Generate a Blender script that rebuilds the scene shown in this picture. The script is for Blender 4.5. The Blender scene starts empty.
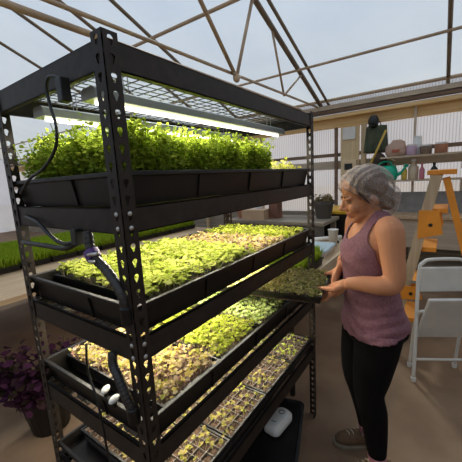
import bpy, bmesh, math, random
import numpy as np
from mathutils import Vector, Matrix, Euler
random.seed(7)
SC = bpy.context.scene
COL = SC.collection
PI = math.pi

# ------------------------------------------------------------------ materials
MATS = {}
def mat(name, col, rough=0.6, var=0.0, scale=8.0, bump=0.0, bscale=60.0, metal=0.0, col2=None, spec=0.5, sss=0.0):
    if name in MATS: return MATS[name]
    m = bpy.data.materials.new(name); m.use_nodes = True
    nt = m.node_tree; b = nt.nodes['Principled BSDF']
    b.inputs['Roughness'].default_value = rough
    b.inputs['Metallic'].default_value = metal
    b.inputs['Specular IOR Level'].default_value = spec
    if sss:
        b.inputs['Subsurface Weight'].default_value = sss
        b.inputs['Subsurface Radius'].default_value = (0.02, 0.008, 0.004)
    tc = nt.nodes.new('ShaderNodeTexCoord')
    nz = nt.nodes.new('ShaderNodeTexNoise'); nz.inputs['Scale'].default_value = scale; nz.inputs['Detail'].default_value = 4
    nt.links.new(tc.outputs['Object'], nz.inputs['Vector'])
    rp = nt.nodes.new('ShaderNodeValToRGB')
    c2 = col2 or tuple(min(1, c * (1 + var)) for c in col)
    c1 = col if col2 else tuple(c * (1 - var) for c in col)
    rp.color_ramp.elements[0].position = 0.35; rp.color_ramp.elements[1].position = 0.65
    rp.color_ramp.elements[0].color = (*c1, 1); rp.color_ramp.elements[1].color = (*c2, 1)
    nt.links.new(nz.outputs['Fac'], rp.inputs['Fac'])
    nt.links.new(rp.outputs['Color'], b.inputs['Base Color'])
    if bump:
        n2 = nt.nodes.new('ShaderNodeTexNoise'); n2.inputs['Scale'].default_value = bscale
        nt.links.new(tc.outputs['Object'], n2.inputs['Vector'])
        bp = nt.nodes.new('ShaderNodeBump'); bp.inputs['Strength'].default_value = bump; bp.inputs['Distance'].default_value = 0.01
        nt.links.new(n2.outputs['Fac'], bp.inputs['Height']); nt.links.new(bp.outputs['Normal'], b.inputs['Normal'])
    MATS[name] = m
    return m

def wood(name, c1, c2, axis='X', scale=3.0):
    if name in MATS: return MATS[name]
    m = mat(name, c1, 0.65, col2=c2, scale=scale, bump=0.15, bscale=40)
    nt = m.node_tree
    nz = [n for n in nt.nodes if n.type == 'TEX_NOISE'][0]
    mp = nt.nodes.new('ShaderNodeMapping')
    s = {'X': (0.6, 14, 14), 'Y': (14, 0.6, 14), 'Z': (14, 14, 0.6)}[axis]
    mp.inputs['Scale'].default_value = s
    tc = [n for n in nt.nodes if n.type == 'TEX_COORD'][0]
    nt.links.new(tc.outputs['Object'], mp.inputs['Vector']); nt.links.new(mp.outputs['Vector'], nz.inputs['Vector'])
    return m

def leafmat(name, cols, trans=0.35, rough=0.5):
    m = bpy.data.materials.new(name); m.use_nodes = True
    nt = m.node_tree; nt.nodes.clear()
    out = nt.nodes.new('ShaderNodeOutputMaterial')
    geo = nt.nodes.new('ShaderNodeNewGeometry')
    rp = nt.nodes.new('ShaderNodeValToRGB'); rp.color_ramp.interpolation = 'LINEAR'
    while len(rp.color_ramp.elements) < len(cols): rp.color_ramp.elements.new(0.5)
    for i, c in enumerate(cols):
        rp.color_ramp.elements[i].position = i / max(1, len(cols) - 1); rp.color_ramp.elements[i].color = (*c, 1)
    nt.links.new(geo.outputs['Random Per Island'], rp.inputs['Fac'])
    d = nt.nodes.new('ShaderNodeBsdfDiffuse'); t = nt.nodes.new('ShaderNodeBsdfTranslucent')
    mx = nt.nodes.new('ShaderNodeMixShader'); mx.inputs[0].default_value = trans
    for n in (d, t): nt.links.new(rp.outputs['Color'], n.inputs['Color'])
    nt.links.new(d.outputs[0], mx.inputs[1]); nt.links.new(t.outputs[0], mx.inputs[2])
    nt.links.new(mx.outputs[0], out.inputs['Surface'])
    MATS[name] = m
    return m

def emis(name, col, s):
    m = bpy.data.materials.new(name); m.use_nodes = True
    nt = m.node_tree; nt.nodes.clear()
    out = nt.nodes.new('ShaderNodeOutputMaterial'); e = nt.nodes.new('ShaderNodeEmission')
    e.inputs['Color'].default_value = (*col, 1); e.inputs['Strength'].default_value = s
    nt.links.new(e.outputs[0], out.inputs['Surface']); MATS[name] = m
    return m

def sheet(name, col, transp, wave=None, tcol=None):
    """translucent plastic sheeting: scatters daylight, lets a share of it straight through"""
    m = bpy.data.materials.new(name); m.use_nodes = True
    nt = m.node_tree; nt.nodes.clear()
    out = nt.nodes.new('ShaderNodeOutputMaterial')
    t = nt.nodes.new('ShaderNodeBsdfTranslucent'); t.inputs['Color'].default_value = (*col, 1)
    d = nt.nodes.new('ShaderNodeBsdfDiffuse'); d.inputs['Color'].default_value = (*col, 1)
    m1 = nt.nodes.new('ShaderNodeMixShader'); m1.inputs[0].default_value = 0.25
    tr = nt.nodes.new('ShaderNodeBsdfTransparent'); tr.inputs['Color'].default_value = (*(tcol or col), 1)
    m2 = nt.nodes.new('ShaderNodeMixShader'); m2.inputs[0].default_value = transp
    nt.links.new(t.outputs[0], m1.inputs[1]); nt.links.new(d.outputs[0], m1.inputs[2])
    nt.links.new(m1.outputs[0], m2.inputs[1]); nt.links.new(tr.outputs[0], m2.inputs[2])
    nt.links.new(m2.outputs[0], out.inputs['Surface'])
    tc = nt.nodes.new('ShaderNodeTexCoord')
    nz = nt.nodes.new('ShaderNodeTexNoise'); nz.inputs['Scale'].default_value = 1.3; nz.inputs['Detail'].default_value = 5
    nt.links.new(tc.outputs['Object'], nz.inputs['Vector'])
    rp = nt.nodes.new('ShaderNodeValToRGB')
    rp.color_ramp.elements[0].position = 0.3; rp.color_ramp.elements[1].position = 0.75
    rp.color_ramp.elements[0].color = (*[c * 0.86 for c in col], 1); rp.color_ramp.elements[1].color = (*col, 1)
    nt.links.new(nz.outputs['Fac'], rp.inputs['Fac'])
    src = rp.outputs['Color']
    if wave:
        w = nt.nodes.new('ShaderNodeTexWave'); w.bands_direction = 'Y'; w.inputs['Scale'].default_value = wave; w.inputs['Distortion'].default_value = 0.4
        nt.links.new(tc.outputs['Object'], w.inputs['Vector'])
        r2 = nt.nodes.new('ShaderNodeValToRGB'); r2.color_ramp.elements[0].color = (.62, .62, .64, 1); r2.color_ramp.elements[1].color = (1, 1, 1, 1)
        r2.color_ramp.elements[0].position = 0.0; r2.color_ramp.elements[1].position = 0.35
        nt.links.new(w.outputs['Fac'], r2.inputs['Fac'])
        mm = nt.nodes.new('ShaderNodeMixRGB'); mm.blend_type = 'MULTIPLY'; mm.inputs[0].default_value = 1
        nt.links.new(src, mm.inputs[1]); nt.links.new(r2.outputs['Color'], mm.inputs[2]); src = mm.outputs['Color']
    nt.links.new(src, t.inputs['Color']); nt.links.new(src, d.inputs['Color'])
    MATS[name] = m
    return m

M_RACK = mat('rack_black_paint', (.024, .0165, .0125), .5, .25, 30, .05, 200, spec=.3)
M_WIRE = mat('deck_wire', (.11, .09, .08), .45, .2)
M_STEEL = mat('zinc_rivet', (.55, .53, .5), .35, metal=.8)
M_BLACKP = mat('black_plastic', (.008, .0062, .0052), .42, .25, 12, spec=.35)
M_TRAYBLK = mat('nursery_tray_plastic', (.010, .0085, .0075), .4, .25, 20, spec=.35)
M_CORD = mat('black_cord', (.008, .008, .008), .45)
M_WHITEP = mat('white_plastic', (.72, .7, .66), .4, .06)
M_ALU = mat('brushed_aluminium', (.62, .6, .57), .35, .08, metal=.85)
M_SOIL = mat('potting_soil', (.055, .03, .018), .95, col2=(.13, .075, .045), scale=120, bump=.6, bscale=180)
M_STEM = leafmat('pale_stem', [(.55, .5, .34), (.7, .62, .5)], .3)
M_STEMP = leafmat('pink_stem', [(.5, .33, .3), (.68, .55, .45)], .3)
L_PEA = leafmat('pea_leaf', [(.14, .21, .012), (.28, .38, .03), (.46, .54, .09), (.3, .4, .04)], .4)
L_LIME = leafmat('lime_leaf', [(.26, .33, .04), (.4, .44, .09), (.5, .52, .16)], .4)
L_MAUVE = leafmat('mauve_leaf', [(.22, .11, .1), (.46, .37, .17), (.5, .4, .08), (.48, .37, .3), (.36, .36, .06)], .35)
L_GOLD = leafmat('yellow_green_leaf', [(.2, .26, .025), (.38, .43, .05), (.45, .42, .11)], .35)
L_PALE = leafmat('pale_green_leaf', [(.32, .42, .1), (.48, .56, .18), (.58, .62, .3)], .35)
L_DARK = leafmat('dark_mixed_leaf', [(.16, .17, .04), (.36, .34, .09), (.45, .34, .18), (.5, .48, .17)], .3)
L_GRASS = leafmat('grass_blade', [(.2, .3, .015), (.32, .44, .03), (.42, .5, .06)], .4)
L_MUTE = leafmat('muted_seedling_leaf', [(.2, .2, .04), (.36, .33, .07), (.4, .3, .14), (.42, .42, .1)], .35)
L_PURP = leafmat('purple_leaf', [(.03, .01, .022), (.06, .02, .045), (.04, .03, .016)], .3)
L_YEL = leafmat('yellowish_leaf', [(.4, .42, .06), (.55, .5, .12), (.3, .38, .05)], .4)
M_SKIN = mat('skin', (.5, .22, .115), .6, .05, 6, sss=.1, spec=.25)
M_LIP = mat('lip', (.42, .14, .11), .45)
M_HAIR = mat('brown_hair', (.045, .024, .014), .5, .3, 60)
M_TANK = mat('mauve_knit', (.185, .078, .098), .85, .18, 90, .25, 160)
M_LEGG = mat('black_leggings', (.0045, .0035, .0035), .9, spec=.12)
M_SOCK = mat('pink_sock', (.42, .17, .19), .9)
M_SHOE = mat('brown_suede', (.15, .08, .038), .8, .2, 30)
M_SOLE = mat('tan_sole', (.28, .22, .15), .7)
M_LACE = mat('cream_lace', (.5, .43, .33), .8)
M_FLOOR = mat('brown_concrete', (.175, .1, .054), .8, col2=(.265, .165, .095), scale=2.2, bump=.25, bscale=25)
M_TAN = wood('tan_plywood', (.42, .27, .15), (.52, .36, .22), 'X')
M_LUMBER = wood('golden_lumber', (.68, .42, .17), (.8, .55, .27), 'Y')
M_STUD = wood('stud_lumber', (.5, .35, .19), (.64, .48, .29), 'Z')
M_GREYWOOD = wood('weathered_wood', (.2, .16, .12), (.32, .26, .19), 'Y')
M_BROWNWOOD = wood('brown_wood', (.14, .085, .055), (.22, .14, .09), 'Y')
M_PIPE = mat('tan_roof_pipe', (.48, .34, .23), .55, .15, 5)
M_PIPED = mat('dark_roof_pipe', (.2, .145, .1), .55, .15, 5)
M_GUTTER = mat('grey_gutter', (.55, .45, .34), .5, .1)
M_ROOF = sheet('roof_polycarbonate', (.88, .73, .52), .68, tcol=(.74, .86, .98))
M_WALLP = sheet('wall_polycarbonate', (.86, .82, .78), .45, wave=9, tcol=(.74, .79, .88))
M_WHITEW = mat('white_painted_wall', (.6, .57, .53), .8, .08, 2)

# ------------------------------------------------------------------ object helpers
class MB:
    def __init__(s): s.v = []; s.f = []; s.m = []
    def add(s, vs, fs, mi=0):
        o = len(s.v); s.v += [tuple(v) for v in vs]; s.f += [tuple(i + o for i in f) for f in fs]; s.m += [mi] * len(fs)
    def box(s, x0, x1, y0, y1, z0, z1, mi=0, M=None):
        vs = [(x, y, z) for z in (z0, z1) for y in (y0, y1) for x in (x0, x1)]
        if M: vs = [tuple(M @ Vector(v)) for v in vs]
        s.add(vs, [(0, 2, 3, 1), (4, 5, 7, 6), (0, 1, 5, 4), (2, 6, 7, 3), (0, 4, 6, 2), (1, 3, 7, 5)], mi)
    def tube(s, pts, r, n=8, mi=0, cap=True, sq=None):
        """pts list of 3d; r scalar or list; sq optional (ru, rv) list for elliptic sections"""
        pts = [Vector(p) for p in pts]; k = len(pts)
        rr = r if isinstance(r, (list, tuple)) else [r] * k
        ref = None; rings = []
        for i in range(k):
            t = (pts[min(i + 1, k - 1)] - pts[max(i - 1, 0)]).normalized()
            if ref is None:
                ref = Vector((0, 0, 1)) if abs(t.z) < .9 else Vector((1, 0, 0))
            u = (ref - t * ref.dot(t)).normalized(); w = t.cross(u); ref = u
            q = rr[i]; qu, qv = (q if isinstance(q, (tuple, list)) else (q, q))
            rings.append([pts[i] + u * (math.cos(a) * qu) + w * (math.sin(a) * qv) for a in [2 * PI * j / n for j in range(n)]])
        vs = [p for rg in rings for p in rg]; fs = []
        for i in range(k - 1):
            for j in range(n):
                fs.append((i * n + j, i * n + (j + 1) % n, (i + 1) * n + (j + 1) % n, (i + 1) * n + j))
        if cap:
            fs.append(tuple(range(n - 1, -1, -1))); fs.append(tuple((k - 1) * n + j for j in range(n)))
        s.add(vs, fs, mi)
    def lathe(s, prof, c=(0, 0, 0), n=24, mi=0, M=None):
        vs = []; fs = []; k = len(prof)
        for (r, z) in prof:
            for j in range(n):
                a = 2 * PI * j / n; v = Vector((c[0] + r * math.cos(a), c[1] + r * math.sin(a), c[2] + z))
                vs.append(tuple(M @ v) if M else tuple(v))
        for i in range(k - 1):
            for j in range(n):
                fs.append((i * n + j, i * n + (j + 1) % n, (i + 1) * n + (j + 1) % n, (i + 1) * n + j))
        fs.append(tuple(range(n - 1, -1, -1))); fs.append(tuple((k - 1) * n + j for j in range(n)))
        s.add(vs, fs, mi)
    def loft(s, secs, n=28, mi=0):
        """secs: (cx, cy, cz, rx, ry) horizontal ellipses"""
        vs = []; fs = []; k = len(secs)
        for (cx, cy, cz, rx, ry) in secs:
            for j in range(n):
                a = 2 * PI * j / n; vs.append((cx + rx * math.cos(a), cy + ry * math.sin(a), cz))
        for i in range(k - 1):
            for j in range(n):
                fs.append((i * n + j, i * n + (j + 1) % n, (i + 1) * n + (j + 1) % n, (i + 1) * n + j))
        fs.append(tuple(range(n - 1, -1, -1))); fs.append(tuple((k - 1) * n + j for j in range(n)))
        s.add(vs, fs, mi)
    def ell(s, c, r, rot=None, nu=20, nv=12, mi=0):
        vs = []; fs = []; R = (Euler(rot).to_matrix() if rot else Matrix.Identity(3)); c = Vector(c)
        for i in range(1, nv):
            th = PI * i / nv
            for j in range(nu):
                ph = 2 * PI * j / nu
                vs.append(c + R @ Vector((r[0] * math.sin(th) * math.cos(ph), r[1] * math.sin(th) * math.sin(ph), r[2] * math.cos(th))))
        top = len(vs); vs.append(c + R @ Vector((0, 0, r[2]))); bot = len(vs); vs.append(c - R @ Vector((0, 0, r[2])))
        for i in range(nv - 2):
            for j in range(nu):
                fs.append((i * nu + j, (i + 1) * nu + j, (i + 1) * nu + (j + 1) % nu, i * nu + (j + 1) % nu))
        for j in range(nu):
            fs.append((top, j, (j + 1) % nu)); b = (nv - 2) * nu; fs.append((bot, b + (j + 1) % nu, b + j))
        s.add(vs, fs, mi)
    def build(s, name, mats, parent=None, smooth=False, loc=None, rotz=0, bevel=0):
        me = bpy.data.meshes.new(name); me.from_pydata(s.v, [], s.f)
        mats = mats if isinstance(mats, (list, tuple)) else [mats]
        for m in mats: me.materials.append(m)
        me.polygons.foreach_set('material_index', s.m)
        if smooth: me.polygons.foreach_set('use_smooth', [True] * len(me.polygons))
        me.update()
        o = bpy.data.objects.new(name, me); COL.objects.link(o)
        if parent: o.parent = parent
        if loc is not None: o.location = loc
        o.rotation_euler.z = rotz
        if bevel:
            b = o.modifiers.new('bevel', 'BEVEL'); b.width = bevel; b.segments = 2; b.limit_method = 'ANGLE'
        return o

def npmesh(name, V, F, MI, mats, parent=None, smooth=False):
    me = bpy.data.meshes.new(name)
    me.vertices.add(len(V)); me.vertices.foreach_set('co', np.asarray(V, np.float32).ravel())
    F = np.asarray(F, np.int32); n = len(F)
    me.loops.add(n * 4); me.loops.foreach_set('vertex_index', F.ravel())
    me.polygons.add(n); me.polygons.foreach_set('loop_start', np.arange(n, dtype=np.int32) * 4)
    for m in mats: me.materials.append(m)
    me.polygons.foreach_set('material_index', np.asarray(MI, np.int32))
    me.update(calc_edges=True); me.validate()
    o = bpy.data.objects.new(name, me); COL.objects.link(o)
    if parent: o.parent = parent
    return o

def empty(name, label, cat, loc=(0, 0, 0), rotz=0, group=None):
    o = bpy.data.objects.new(name, None); COL.objects.link(o); o.empty_display_size = .05
    o.location = loc; o.rotation_euler = (0, 0, rotz)
    return tag(o, label, cat, group)
def tag(o, label, cat, group=None):
    o['label'] = label; o['category'] = cat
    if group: o['group'] = group
    return o
def struct(o): o['kind'] = 'structure'; return o
def copy_tree(o, parent=None):
    c = o.copy(); COL.objects.link(c)
    if parent: c.parent = parent
    for ch in [q for q in bpy.data.objects if q.parent == o]: copy_tree(ch, c)
    return c
def curve_pts(ctrl, n=8):
    """Catmull-Rom through control points"""
    P = [Vector(p) for p in ctrl]; P = [P[0] * 2 - P[1]] + P + [P[-1] * 2 - P[-2]]; out = []
    for i in range(1, len(P) - 2):
        for k in range(n):
            t = k / n; a, b, c, d = P[i - 1], P[i], P[i + 1], P[i + 2]
            out.append(.5 * ((2 * b) + (c - a) * t + (2 * a - 5 * b + 4 * c - d) * t * t + (3 * b - a - 3 * c + d) * t ** 3))
    out.append(P[-2]); return out

# ------------------------------------------------------------------ foliage
def leaf_arrays(base, tip, nrm, W, rng, fold=.25):
    """base, tip (N,3), nrm (N,3), W (N,) -> verts (N*6,3), faces (N*2,4)"""
    N = len(base); d = tip - base; L = np.linalg.norm(d, axis=1, keepdims=True); dn = d / np.maximum(L, 1e-6)
    side = np.cross(dn, nrm); side /= np.maximum(np.linalg.norm(side, axis=1, keepdims=True), 1e-6)
    up = np.cross(side, dn); W = W[:, None]; lift = W * fold
    l1 = base + d * .32 + side * W * .92 + up * lift; l2 = base + d * .72 + side * W * .8 + up * lift * .7 - up * L * .06
    r1 = base + d * .32 - side * W * .92 + up * lift; r2 = base + d * .72 - side * W * .8 + up * lift * .7 - up * L * .06
    tp = tip - up * L * .12
    V = np.stack([base, r1, r2, tp, l2, l1], 1).reshape(-1, 3)
    i = np.arange(N)[:, None] * 6
    F = np.concatenate([i + np.array([[0, 1, 2, 3]]), i + np.array([[0, 3, 4, 5]])], 0)
    return V, F
def stem_arrays(p0, p1, r):
    N = len(p0); a = np.array([[1, 0, 0], [-.5, .87, 0], [-.5, -.87, 0]])
    ring0 = p0[:, None, :] + a[None] * r; ring1 = p1[:, None, :] + a[None] * r
    V = np.concatenate([ring0, ring1], 1).reshape(-1, 3); i = np.arange(N)[:, None] * 6
    F = np.concatenate([i + np.array([[k, (k + 1) % 3, 3 + (k + 1) % 3, 3 + k]]) for k in range(3)], 0)
    return V, F
def unit(a): return a / np.maximum(np.linalg.norm(a, axis=1, keepdims=True), 1e-6)

def sprouts(name, seed, x0, x1, y0, y1, z, n, h0, h1, leaf, mats, parent, nleaf=2, spread=.9, lean=.25, wide=.42, grid=None):
    """a carpet of seedlings: stem plus a pair (or more) of seed leaves"""
    rng = np.random.default_rng(seed)
    if grid:
        gx, gy = grid; cx = np.linspace(x0, x1, gx * 2 + 1)[1::2]; cy = np.linspace(y0, y1, gy * 2 + 1)[1::2]
        X, Y = np.meshgrid(cx, cy); P = np.stack([X.ravel(), Y.ravel()], 1)
        keep = rng.random(len(P)) < .82; P = P[keep]
        P = np.repeat(P, 2, 0) + rng.normal(0, .006, (len(P) * 2, 2)); n = len(P)
    else:
        P = np.stack([rng.uniform(x0, x1, n), rng.uniform(y0, y1, n)], 1)
    hz = .75 + .25 * np.sin(P[:, 0] * 31 + seed) * np.cos(P[:, 1] * 23 + seed * 2)
    H = rng.uniform(h0, h1, n) * (0.8 + .2 * hz)
    p0 = np.concatenate([P, np.full((n, 1), z)], 1)
    p1 = p0 + np.concatenate([rng.normal(0, lean, (n, 2)) * H[:, None], H[:, None]], 1)
    Vs, Fs = stem_arrays(p0, p1, .0009); V = [Vs]; F = [Fs]; MI = [np.ones(len(Fs))]; off = len(Vs)
    ang0 = rng.uniform(0, 2 * PI, n)
    for k in range(nleaf):
        a = ang0 + 2 * PI * k / nleaf + rng.normal(0, .35, n)
        el = rng.normal(.25, .35, n); Ls = leaf * rng.uniform(.7, 1.3, n)
        d = np.stack([np.cos(a) * np.cos(el), np.sin(a) * np.cos(el), np.sin(el)], 1)
        nr = unit(np.stack([rng.normal(0, .3, n), rng.normal(0, .3, n), np.ones(n)], 1))
        Vl, Fl = leaf_arrays(p1, p1 + d * Ls[:, None] * spread, nr, Ls * wide, rng)
        V.append(Vl); F.append(Fl + off); MI.append(np.zeros(len(Fl))); off += len(Vl)
    o = npmesh(name, np.concatenate(V), np.concatenate(F), np.concatenate(MI), mats, parent)
    o['kind'] = 'stuff'
    return o

def bushy(name, seed, x0, x1, y0, y1, z, n, h0, h1, leaf, mats, parent, per=12, wide=.5, taper=None):
    """tall leafy shoots: leaves all the way up the stems"""
    rng = np.random.default_rng(seed)
    P = np.stack([rng.uniform(x0, x1, n), rng.uniform(y0, y1, n)], 1)
    H = rng.uniform(h0, h1, n)
    if taper is not None: H = H * taper(P)
    p0 = np.concatenate([P, np.full((n, 1), z)], 1)
    ln = np.concatenate([rng.normal(0, .16, (n, 2)) * H[:, None], H[:, None]], 1); p1 = p0 + ln
    Vs, Fs = stem_arrays(p0, p1, .0011); V = [Vs]; F = [Fs]; MI = [np.ones(len(Fs))]; off = len(Vs)
    for k in range(per):
        t = np.clip((.25 + .75 * (k + rng.random(n)) / per), 0, 1)[:, None]
        a = rng.uniform(0, 2 * PI, n); el = rng.normal(.2, .45, n); Ls = leaf * rng.uniform(.6, 1.35, n)
        d = np.stack([np.cos(a) * np.cos(el), np.sin(a) * np.cos(el), np.sin(el)], 1)
        b = p0 + ln * t + d * (.004 + .012 * rng.random((n, 1)))
        nr = unit(np.stack([rng.normal(0, .5, n), rng.normal(0, .5, n), np.ones(n)], 1))
        Vl, Fl = leaf_arrays(b, b + d * Ls[:, None], nr, Ls * wide, rng)
        V.append(Vl); F.append(Fl + off); MI.append(np.zeros(len(Fl))); off += len(Vl)
    o = npmesh(name, np.concatenate(V), np.concatenate(F), np.concatenate(MI), mats, parent)
    o['kind'] = 'stuff'
    return o

def blades(name, seed, x0, x1, y0, y1, z, n, h0, h1, mats, parent):
    rng = np.random.default_rng(seed)
    P = np.stack([rng.uniform(x0, x1, n), rng.uniform(y0, y1, n)], 1); H = rng.uniform(h0, h1, n)
    p0 = np.concatenate([P, np.full((n, 1), z)], 1)
    p1 = p0 + np.concatenate([rng.normal(0, .25, (n, 2)) * H[:, None], H[:, None]], 1)
    a = rng.uniform(0, 2 * PI, n); nr = np.stack([np.cos(a), np.sin(a), np.zeros(n)], 1)
    V, F = leaf_arrays(p0, p1, nr, np.full(n, .0035), rng)
    o = npmesh(name, V, F, np.zeros(len(F)), mats, parent); o['kind'] = 'stuff'; return o

# ------------------------------------------------------------------ camera
cam = bpy.data.cameras.new('camera'); co = bpy.data.objects.new('camera', cam); COL.objects.link(co)
cam.sensor_width = 36; cam.lens = 36 * 306.85 / 462; cam.clip_start = .02
fw = Vector((.80404809, .57062518, -.16701365)); rt = Vector((.57020672, -.81963899, -.05528304)); up = Vector((.1684368, .05078208, .98440349))
co.matrix_world = Matrix(((rt.x, up.x, -fw.x, -.4292), (rt.y, up.y, -fw.y, -.6077), (rt.z, up.z, -fw.z, 1.5032), (0, 0, 0, 1)))
SC.camera = co

# ------------------------------------------------------------------ the setting
WX = 4.5
def roofz(x): return 2.504 + .365 * (WX - x)
RIDGE = -1.5
b = MB(); b.box(-8, WX + .1, -4.5, 13, -.12, 0); struct(b.build('floor', M_FLOOR))
b = MB(); b.box(WX + .1, 40, -30, 40, -.14, -.02); b.box(-40, -8, -30, 40, -.14, -.02)
struct(b.build('ground', mat('outdoor_ground', (.4, .3, .2), .9, .2, .5)))
b = MB()
z0, zr = roofz(WX + .15) + .09, roofz(RIDGE) + .09
xl = RIDGE - (WX + .15 - RIDGE)
for (xa, za, xb, zb) in ((WX + .15, z0, RIDGE, zr), (RIDGE, zr, xl, z0)):
    b.add([(xa, -4.5, za), (xa, 13, za), (xb, 13, zb), (xb, -4.5, zb), (xa, -4.5, za + .008), (xa, 13, za + .008), (xb, 13, zb + .008), (xb, -4.5, zb + .008)],
          [(0, 1, 2, 3), (7, 6, 5, 4), (0, 4, 5, 1), (2, 6, 7, 3), (0, 3, 7, 4), (1, 5, 6, 2)])
struct(b.build('ceiling', M_ROOF))
# right (eave) wall: knee wall, twin-wall sheets
b = MB(); b.box(WX, WX + .03, -4.5, 13, .9, 2.6); struct(b.build('wall_right', M_WALLP))
b = MB(); b.box(WX - .01, WX + .05, -4.5, 13, 0, .9); struct(b.build('baseboard_right', M_GREYWOOD))
b = MB(); b.box(xl, xl + .03, -4.5, 13, 0, 2.6); struct(b.build('wall_left', M_WHITEW))
b = MB(); b.box(xl, WX + .1, 13, 13.05, 0, zr + .1); struct(b.build('wall_far', M_WALLP))
b = MB(); b.box(xl, WX + .1, -4.5, -4.45, 0, zr + .1); struct(b.build('wall_near', M_WHITEW))
# timber: header boards, girts, studs
tn = [1]
def trim(bm, m, **k):
    tn[0] += 1
    return struct(bm.build('trim_%d' % tn[0], m, **k))
b = MB(); b.box(WX - .06, WX - .005, -4.4, 12.9, 2.17, 2.37); trim(b, M_LUMBER, bevel=.004)
b = MB(); b.box(WX - .16, WX - .065, -4.4, 12.9, 2.30, 2.345); trim(b, M_LUMBER, bevel=.004)
b = MB(); b.box(WX - .1, WX - .02, -4.4, 12.9, 2.385, 2.43); trim(b, M_BROWNWOOD)  # dark strip put in for the shaded gap between header boards and gutter
b = MB(); b.box(WX - .12, WX - .01, -4.4, 12.9, 2.44, 2.50); trim(b, M_GUTTER)
b = MB(); b.tube([(WX - .16, -4.4, 2.56), (WX - .16, 12.9, 2.56)], .022); trim(b, M_PIPE)
b = MB(); b.box(WX - .05, WX - .004, -4.4, 12.9, 1.75, 1.80); trim(b, M_BROWNWOOD)
b = MB(); b.box(WX - .03, WX - .004, -4.4, 12.9, 1.56, 1.685); trim(b, wood('pale_girt', (.45, .36, .27), (.55, .45, .35), 'Y'))
for y, w, m in ((.41, .07, M_STUD), (.80, .045, M_BROWNWOOD), (-.22, .03, M_GUTTER), (2.1, .05, M_STUD), (3.4, .05, M_STUD), (4.7, .05, M_STUD), (6.0, .05, M_STUD), (-1.4, .05, M_STUD)):
    b = MB(); b.box(WX - .1, WX - .052, y - w / 2, y + w / 2, 0, 2.17 if w != .03 else 2.3); trim(b, m, bevel=.003)

# roof frame: one truss pipe per object
def roofpipe(name, label, cat, group, pts, r, m):
    b = MB(); b.tube(pts, r, 10); return tag(b.build(name, m, smooth=True), label, cat, group)
def rafter(y, y2, r, m, label): 
    xe = RIDGE
    return roofpipe('rafter', label, 'rafter', 'sloping roof rafters', [(WX - .02, y, roofz(WX - .02)), (xe, y2, roofz(xe))], r, m)
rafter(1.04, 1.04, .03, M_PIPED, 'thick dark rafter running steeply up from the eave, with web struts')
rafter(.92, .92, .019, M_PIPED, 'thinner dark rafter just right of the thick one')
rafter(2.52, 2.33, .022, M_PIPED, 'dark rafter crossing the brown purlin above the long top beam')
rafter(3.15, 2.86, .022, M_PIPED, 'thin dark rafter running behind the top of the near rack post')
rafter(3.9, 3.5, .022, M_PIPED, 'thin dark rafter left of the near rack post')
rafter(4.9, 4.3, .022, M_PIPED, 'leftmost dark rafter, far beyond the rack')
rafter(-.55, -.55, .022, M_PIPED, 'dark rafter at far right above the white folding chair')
def tie(p, q, r, label): return roofpipe('tie_pipe', label, 'roof pipe', 'level tie pipes of the roof trusses', [p, q], r, M_PIPE)
tie((-1.5, 1.275, 2.504), (4.4, 1.075, 2.504), .014, 'thin tie pipe sloping in view from top left down to the pipe joint')
tie((-1.5, 1.43, 2.504), (4.4, 1.34, 2.504), .022, 'thick tan tie pipe meeting the near rack post at upper left')
def purlin(x, y0, y1, r, label): return roofpipe('purlin', label, 'purlin', 'purlins across the rafters', [(x, y0, roofz(x) - .03), (x, y1, roofz(x) - .03)], r, M_PIPE)
purlin(2.41, -4.4, 12.9, .02, 'brown purlin rising to the top edge over the rack middle')
purlin(3.55, -4.4, 12.9, .016, 'long tan purlin crossing from the pipe joint to the right')
def strut(p, q, r, label): return roofpipe('web_strut', label, 'strut', 'web struts of the roof truss', [p, q], r, M_PIPE)
H0 = Vector((2.24, 1.12, 2.465))
strut(H0, (.62, 1.04, roofz(.62)), .019, 'web strut leaning left from the pipe joint')
strut(H0, (2.48, 1.04, roofz(2.48)), .017, 'web strut leaning right from the pipe joint')
strut((3.31, 1.12, 2.49), (2.86, 1.04, roofz(2.86)), .013, 'thin web strut right of the pipe joint')
strut((3.31, 1.12, 2.49), (3.68, 1.03, roofz(3.68)), .013, 'shortest web strut, near the eave')
j = empty('pipe_joint', 'tan clamped pipe joint where the roof struts meet the tie pipe', 'pipe joint', H0)
b = MB(); b.ell((0, 0, 0), (.045, .03, .045)); b.build('clamp', M_PIPE, j, smooth=True)
for k, (dx, dz) in enumerate(((.07, .02), (-.06, .035), (.03, .06))):
    b = MB(); b.tube([(0, 0, 0), (dx, -.01, dz)], .011, 8); b.build('clamp_bolt', M_PIPE, j, smooth=True)

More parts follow.
